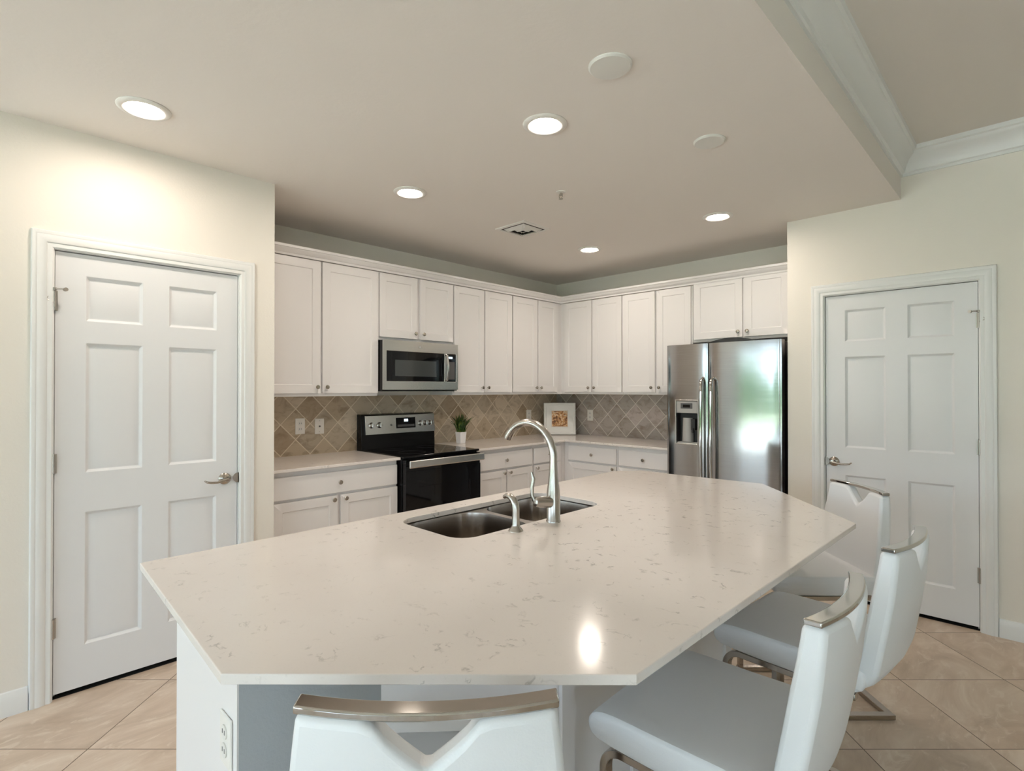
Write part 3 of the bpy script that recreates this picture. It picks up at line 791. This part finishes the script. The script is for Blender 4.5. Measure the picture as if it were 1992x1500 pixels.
for p, q in zip(bp_pts[:-1], bp_pts[1:]): panel(p, q).build('back_panel', 'cabinet_paint', isl, bevel=.001, seg=1)
for (yy0, yy1) in ((-3.60, -3.09), (-3.07, -2.56)):
    MB().relief(yy1 - yy0, .86, .012, [(.06, yy1 - yy0 - .06, .10, .80)], [(.004, .006)], 0, 0, 0)
m = MB()
for yy in (-3.615, -3.26, -2.90, -2.55): m.box((3.025, yy - .028, 0), (3.037, yy + .028, .893))
m.box((3.025, -3.62, 0), (3.036, -2.54, .09)); m.box((3.025, -3.62, .82), (3.036, -2.54, .893))
m.build('back_battens', 'cabinet_paint', isl, bevel=.001, seg=1)
MB().box((2.672, YE - .006, .858), (2.705, YE + .060, .893)).box((2.645, YE - .016, .862), (2.69, YE - .006, .893)).build('counter_bracket', 'drywall_shade_grey', isl, bevel=.003)
cuts = [-4.318, -3.86, -3.64, -3.24, -2.84, -2.46, -2.08]
for i in range(len(cuts) - 1):
    y0_, y1_ = cuts[i] + .004, cuts[i + 1] - .004
    r_ = MB(); w_ = y1_ - y0_
    f = .05
    # doors on the cooking side face -x: build as flat frame + sunk panel
    r_.box((2.130, y0_, .118), (2.148, y1_, .118 + f)); r_.box((2.130, y0_, .858 - f), (2.148, y1_, .858))
    r_.box((2.130, y0_, .118 + f), (2.148, y0_ + f, .858 - f)); r_.box((2.130, y1_ - f, .118 + f), (2.148, y1_, .858 - f)); r_.box((2.138, y0_ + f, .118 + f), (2.148, y1_ - f, .858 - f))
    dd = r_.build('door', 'cabinet_paint', isl)
    MB().lathe(KNOB, (2.130, y0_ + .028 if i % 2 == 0 else y1_ - .028, .792), (-1, 0, 0), 14, caps=False).build('knob', 'nickel', dd)
# outlet on the end of the knee wall
ol = thing('wall_outlet', 'white outlet on the narrow end of the island wall, half hidden by its slant', 'outlet', (2.612, YE - .0102, .594), 0)
MB().box((-.036, -.006, -.059), (.036, 0, .059)).build('cover_plate', 'plate_plastic', ol, bevel=.003)
for dz in (-.021, .021):
    s_ = MB().lathe([(.0165, 0), (.0165, .003)], (0, -.006, dz), (0, -1, 0), 18).build('socket', 'white_plastic', ol)
    MB().box((-.008, -.0096, dz - .004), (-.0055, -.009, dz + .006)).box((.0055, -.0096, dz - .004), (.008, -.009, dz + .006)).build('slots', 'dark_grey', s_)

# sink: one rim, two bowls
sk = thing('kitchen_sink', 'stainless undermount double bowl sink set in the island top', 'sink', (0, 0, 0))
def bowl(x0, x1, y0, y1, r, depth, name):
    rings = []
    for ins, z in ((0, .892), (.002, .876), (.006, .80), (.010, .74), (.022, .712), (.045, .7), (.09, .698)):
        zz = .892 - (.892 - z) * depth / .185
        rings.append([(x_, y_, zz) for x_, y_ in rrect(x0 + ins, x1 - ins, y0 + ins, y1 - ins, max(.02, r - ins * .4), 6)])
    m = MB().loops(rings, True, False, True, True)
    o = m.build(name, 'sink_steel', sk)
    cx_, cy_ = (x0 + x1) / 2, (y0 + y1) / 2
    MB().lathe([(.045, 0), (.042, .003), (.03, .001), (.0, .001)], (cx_, cy_, .892 - depth + .0005), seg=24, caps=False).build('drain', 'chrome', o)
    return o
bowl(SX0 + .004, SX1 - .004, SY0 + .004, -3.252, .11, .20, 'large_bowl')
bowl(SX0 + .004, SX1 - .02, -3.222, SY1 - .004, .08, .17, 'small_bowl')
# rim between and round the bowls
bm = bmesh.new()
L = []
for pts in (rrect(SX0 - .02, SX1 + .02, SY0 - .02, SY1 + .02, .08), rrect(SX0 + .004, SX1 - .004, SY0 + .004, -3.252, .11, 6), rrect(SX0 + .004, SX1 - .02, -3.222, SY1 - .004, .08, 6)):
    vs = [bm.verts.new((x_, y_, .892)) for x_, y_ in pts]; L += [bm.edges.new((vs[i], vs[(i + 1) % len(vs)])) for i in range(len(vs))]
bmesh.ops.triangle_fill(bm, edges=L, use_beauty=True)
bmesh.ops.recalc_face_normals(bm, faces=bm.faces)
me = bpy.data.meshes.new('rim'); bm.to_mesh(me); bm.free(); me.materials.append(MATS['sink_steel'])
ro = bpy.data.objects.new('rim', me); COL.objects.link(ro); ro.parent = sk

# faucet
FX, FY = 2.664, -3.235
fc = thing('kitchen_faucet', 'brushed nickel gooseneck tap standing behind the sink', 'faucet', (FX, FY, CT))
MB().lathe([(.0275, 0), (.0275, .004), (.0255, .007), (.0250, .10), (.0235, .12), (.0195, .15), (.0155, .19), (.0145, .22), (.0145, .222)], seg=28).build('faucet_body', 'brushed_nickel', fc)
RA = .128
pts = [(0, 0, .20), (0, 0, .235)] + [(-RA + RA * math.cos(math.radians(a)), 0, .236 + RA * math.sin(math.radians(a))) for a in range(0, 153, 8)]
rr = [.0145] * (len(pts) - 4) + [.0150, .0160, .0170, .0165]
MB().tube(pts, rr, 18).build('spout', 'brushed_nickel', fc)
hd = MB().lathe([(.020, 0), (.021, .03), (.0205, .05), (.016, .068), (.0, .074)], (0, -.018, .075), (-.25, -1, .12), 22, caps=False).build('handle_hub', 'brushed_nickel', fc)
pts = [(-.018, -.078, .075), (-.030, -.086, .105), (-.032, -.084, .135), (-.028, -.080, .165), (-.034, -.084, .190)]
MB().tube(pts, [.0075, .007, .0075, .0072, .004], 12).build('lever', 'brushed_nickel', hd)
# soap dispenser
so = thing('soap_dispenser', 'brushed nickel soap pump left of the gooseneck tap', 'soap dispenser', (2.655, -3.428, CT))
MB().lathe([(.026, 0), (.025, .004), (.016, .014), (.0135, .022), (.0135, .060), (.0135, .062)], seg=24).build('pump_base', 'brushed_nickel', so)
pts = [(0, 0, .055), (0, 0, .075), (-.003, 0, .092), (-.012, 0, .107), (-.027, 0, .116), (-.044, 0, .117), (-.058, 0, .110)]
MB().tube(pts, [.0135, .0135, .0135, .013, .0115, .009, .0065], 16).build('pump_spout', 'brushed_nickel', so)

# ------------------------------------------------------------------ counter stools
def make_stool():
    """local: x across, +y towards the counter, origin on the floor under the top rail's ends"""
    r = thing('counter_stool', '', 'stool', (0, 0, 0), 0, 'white counter stools round the island')
    # seat cushion
    m = MB(); hw = .232
    prof = [(.045, .585), (.05, .606), (.09, .620), (.25, .614), (.40, .617), (.465, .615), (.497, .598), (.506, .572), (.497, .543), (.465, .531), (.25, .529), (.09, .529), (.05, .54)]
    rings = []
    for x_, k in ((-hw, .90), (-hw + .008, .97), (-hw + .025, 1.0), (0, 1.01), (hw - .025, 1.0), (hw - .008, .97), (hw, .90)):
        cy_, cz_ = .26, .573
        rings.append([(x_, cy_ + (y_ - cy_) * (1 - (1 - k) * .12), cz_ + (z_ - cz_) * k * (1 if k > .95 else .75)) for y_, z_ in prof])
    m.loops(rings, True, True, True); m.build('seat', 'leather', r, sub=1)
    # backrest: curved panel with a V notch under the rail
    nx, nz, TH_ = 20, 12, .056
    m = MB(); fr2 = []; bk2 = []
    def shape(xn, t):
        # t: 0 top .. 1 bottom
        wtop, wbot = .187, .220
        hwid = wtop + (wbot - wtop) * min(1, t * 1.5); 
        if t > .8: hwid -= .035 * ((t - .8) / .2) ** 2
        x_ = xn * hwid
        notch = max(0, 1 - abs(x_) / .078); ztop = .948 - .074 * notch ** .8
        z_ = ztop + (.530 - ztop) * t
        tz = (.948 - z_) / (.948 - .530)
        y_ = .060 * tz ** 1.3 - .026 * (1 - xn * xn) * (1 - tz * .5) + (.03 * max(0, (tz - .85) / .15) ** 2)
        return x_, y_, z_
    for j in range(nz + 1):
        a_, b_ = [], []
        for i in range(nx + 1):
            xn = -1 + 2 * i / nx
            t_ = j / nz
            x_, y_, z_ = shape(xn, t_)
            th = TH_ * (.80 + .20 * min(1, t_ * 3.0)) * (1 - .0 * abs(xn))
            if t_ > .85: th *= 1 - .35 * ((t_ - .85) / .15)
            a_.append((x_, y_ + th * .5, z_)); b_.append((x_, y_ - th * .5, z_))
        fr2.append(a_); bk2.append(b_)
    rings = [a_ + b_[::-1] for a_, b_ in zip(fr2, bk2)]
    m.loops(rings, True, False, False, True)
    M = nx + 1
    for row, flip in ((0, False), (nz, True)):
        a_, b_ = fr2[row], bk2[row]
        m.add(a_ + b_, [(i, i + 1, M + i + 1, M + i) for i in range(nx)], True)
    m.build('backrest', 'leather', r, bevel=.012, seg=3)
    # top rail, curved flat bar
    pts = [(-.190 + .380 * i / 14, -.027 * (1 - (2 * i / 14 - 1) ** 2), .9535) for i in range(15)]
    m = MB(); rg_ = []
    for p in pts:
        for_ = [(p[0], p[1] + a, p[2] + b) for a, b in ((-.017, -.006), (.017, -.006), (.017, .0065), (-.017, .0065))]
        rg_.append(for_)
    m.loops(rg_, True, True, True, False); m.build('top_rail', 'chrome', r, bevel=.003)
    # cantilever frame: seat rails, front legs, floor runners, cross bars
    for s in (-1, 1):
        x_ = s * .200
        pts = [(x_, .075, .518), (x_, .415, .518)] + [(x_, .415 + .05 * math.sin(math.radians(a)), .468 + .05 * math.cos(math.radians(a))) for a in range(10, 91, 10)] + [(x_, .465, .012)]
        MB().flat_bar(pts, (1, 0, 0), .030, .020).build('leg', 'dark_chrome', r, bevel=.002)
    m = MB()
    for s in (-1, 1): m.box((s * .215, -.02, .001), (s * .185, .480, .022))
    m.box((-.185, -.02, .001), (.185, .010, .022)); m.build('floor_runner', 'dark_chrome', r, bevel=.002)
    MB().box((-.185, .455, .20), (.185, .477, .222)).build('footrest', 'dark_chrome', r, bevel=.002)
    MB().box((-.185, .09, .509), (.185, .12, .527)).build('seat_bar', 'dark_chrome', r)
    return r
st = make_stool()
def place(o, ax, ay, bx, by, z, label):
    """put a stool so that its rail ends meet (ax,ay) left and (bx,by) right as seen from behind"""
    dx, dy = bx - ax, by - ay
    o.location = ((ax + bx) / 2, (ay + by) / 2, 0); o.rotation_euler = (0, 0, math.atan2(dy, dx))
    o.scale = (z, z, z); o['label'] = label
    return o
s2, s3, s4 = copy_tree(st), copy_tree(st), copy_tree(st)
place(st, 3.195, -4.444, 3.455, -4.168, 1.0, 'white leather stool nearest the camera, seen from behind at the clipped front corner')
place(s2, 3.648, -3.640, 3.640, -3.242, 1.0, 'white leather stool at the right side of the island, nearer the camera')
place(s3, 3.656, -2.974, 3.682, -2.566, 1.0, 'white leather stool at the right side of the island, farther along')
place(s4, 3.4918, -1.9995, 3.2196, -1.724, 1.0, 'white leather stool at the far clipped corner, in front of the right door')

# ------------------------------------------------------------------ ceiling fittings
lights = [(1.238, -4.243, 'recessed ceiling light nearest the left door'), (2.371, -2.944, 'recessed ceiling light above the sink, nearest the ceiling centre'),
          (1.234, -2.880, 'recessed ceiling light in front of the tall left cabinets'), (2.374, -1.123, 'recessed ceiling light in front of the fridge'),
          (1.216, -1.026, 'recessed ceiling light nearest the corner cabinets')]
for i, (x_, y_, lb) in enumerate(lights):
    if i == 0:
        l0 = thing('ceiling_light', lb, 'ceiling light', (x_, y_, ZC), 0, 'recessed kitchen lights')
        MB().lathe([(.100, 0), (.100, -.003), (.092, -.009), (.076, -.010), (.067, -.004), (.067, -.001)], seg=40, caps=False).build('trim_ring', 'white_plastic', l0)
        MB().lathe([(.0672, -.0035), (.05, -.004), (.0, -.004)], seg=36, caps=False).build('lens', 'lamp_lens', l0)
    else:
        o = copy_tree(l0); o.location = (x_, y_, ZC); o['label'] = lb
for (x_, y_, r_, lb) in ((2.834, -3.111, .080, 'large plain white disc on the ceiling above the island'), (2.831, -2.267, .073, 'smaller plain white disc on the ceiling near the dropped edge')):
    tag(MB().lathe([(r_, 0), (r_, -.004), (r_ - .006, -.010), (r_ - .022, -.011), (0, -.011)], (x_, y_, ZC), seg=40, caps=False).build('ceiling_cover', 'cover_plastic'), lb, 'ceiling cover', 'white ceiling discs')
sp_ = thing('fire_sprinkler', 'small metal fire sprinkler on the ceiling between the lights', 'sprinkler', (1.893, -2.244, ZC))
MB().lathe([(.030, 0), (.029, -.004), (.012, -.006), (.0, -.006)], seg=24, caps=False).build('escutcheon', 'white_plastic', sp_)
MB().lathe([(.007, -.005), (.007, -.022), (.003, -.026)], seg=12).tube([(-.011, 0, -.012), (-.013, 0, -.03), (0, 0, -.042)], .0022, 6).tube([(.011, 0, -.012), (.013, 0, -.03), (0, 0, -.042)], .0022, 6).lathe([(.013, -.042), (.013, -.044)], seg=14).build('sprinkler_head', 'hinge_metal', sp_)
vt = thing('ceiling_vent', 'square white air vent with angled louvres in the ceiling', 'vent', (1.212, -1.855, ZC))
hv = .135
m = MB(); m.loops([[(s1 * (hv + e), s2_ * (hv + e), z_) for s1, s2_ in ((-1, -1), (1, -1), (1, 1), (-1, 1))] for e, z_ in ((.012, 0), (.010, -.006), (-.012, -.009), (-.016, -.002))], True, False, False, False)
m.build('vent_frame', 'white_plastic', vt)
MB().box((-hv + .01, -hv + .01, -.0035), (hv - .01, hv - .01, -.002)).build('vent_backing', 'vent_dark', vt)
for q in range(4):
    for k in range(2):
        ang = q * math.pi / 2; d0 = .048 + k * .048; hl = d0 + .008
        c_, s_ = math.cos(ang), math.sin(ang)
        def R(x, y, z): return (c_ * x - s_ * y, s_ * x + c_ * y, z)
        MB().add([R(-hl, d0, -.004), R(hl, d0, -.004), R(hl - .020, d0 - .030, -.020), R(-hl + .020, d0 - .030, -.020), R(-hl, d0 + .002, -.004), R(hl, d0 + .002, -.004), R(hl - .020, d0 - .028, -.0215), R(-hl + .020, d0 - .028, -.0215)],
                 [(0, 1, 2, 3), (7, 6, 5, 4), (0, 4, 5, 1), (1, 5, 6, 2), (2, 6, 7, 3), (3, 7, 4, 0)]).build('louvre', 'white_plastic', vt)

# ------------------------------------------------------------------ counter decor
fx, fy = .262, -.262
pf = thing('picture_frame', 'white wooden picture frame leaning in the counter corner', 'picture frame', (fx, fy, CT + .004), math.radians(45))
HW, TL = .172, math.radians(6)
def tiltm(mb):
    q = Matrix.Rotation(-TL, 4, 'X'); mb.v = [tuple(q @ Vector(p)) for p in mb.v]; return mb
def fring(i, y): return [(-HW + i, y, i), (HW - i, y, i), (HW - i, y, 2 * HW - i), (-HW + i, y, 2 * HW - i)]
m = MB().loops([fring(0, .02), fring(0, -.006), fring(.006, -.012), fring(.022, -.012), fring(.028, -.006), fring(.055, -.004), fring(.082, .006), fring(.084, .014)], True, False, False, False)
tiltm(m).build('frame_border', 'frame_paint', pf, bevel=.001, seg=1)
i_ = .082
tiltm(MB().box((-HW + i_, .012, i_), (HW - i_, .014, 2 * HW - i_))).build('mat_board', 'mat_board', pf)
tiltm(MB().box((-HW + i_ + .008, .010, i_ + .008), (HW - i_ - .008, .012, 2 * HW - i_ - .008))).build('picture', 'picture_art', pf)
tiltm(MB().box((-HW + .002, .014, .002), (HW - .002, .02, 2 * HW - .002))).build('backing', 'mat_board', pf)

pp = thing('potted_plant', 'small green grassy plant in a white square pot right of the cooker', 'plant', (.172, -1.578, CT))
m = MB(); rr_ = [(.030, 0), (.037, .098), (.040, .104), (.034, .104), (.032, .088)]
m.loops([[(a * r_, b * r_, z_) for a, b in ((-1, -1), (1, -1), (1, 1), (-1, 1))] for r_, z_ in rr_], True, True, False, False)
m.build('pot', 'white_ceramic', pp, bevel=.003)
MB().box((-.031, -.031, .085), (.031, .031, .09)).build('soil', 'soil', pp)
random.seed(11)
m = MB()
for k in range(230):
    a = random.uniform(0, 2 * math.pi); lean = random.uniform(.1, 1.0); ln = random.uniform(.11, .205); wd = random.uniform(.004, .0085)
    x0_, y0_ = random.uniform(-.028, .028), random.uniform(-.028, .028)
    pts = []
    for i in range(5):
        s_ = i / 4; out = lean * ln * (.26 * s_ + .44 * s_ * s_); z_ = .09 + ln * (s_ - .28 * lean * s_ * s_)
        pts.append(Vector((x0_ + math.cos(a) * out, y0_ + math.sin(a) * out, z_)))
    side = Vector((-math.sin(a), math.cos(a), 0)); vs = []
    for i, p in enumerate(pts):
        w_ = wd * (1 - (i / 4) ** 2 * .92); vs += [tuple(p - side * w_), tuple(p + side * w_ + Vector((0, 0, .0015)))]
    m.add(vs, [(2 * i, 2 * i + 1, 2 * i + 3, 2 * i + 2) for i in range(4)], True)
m.build('foliage', 'leaf', pp, merge=False)
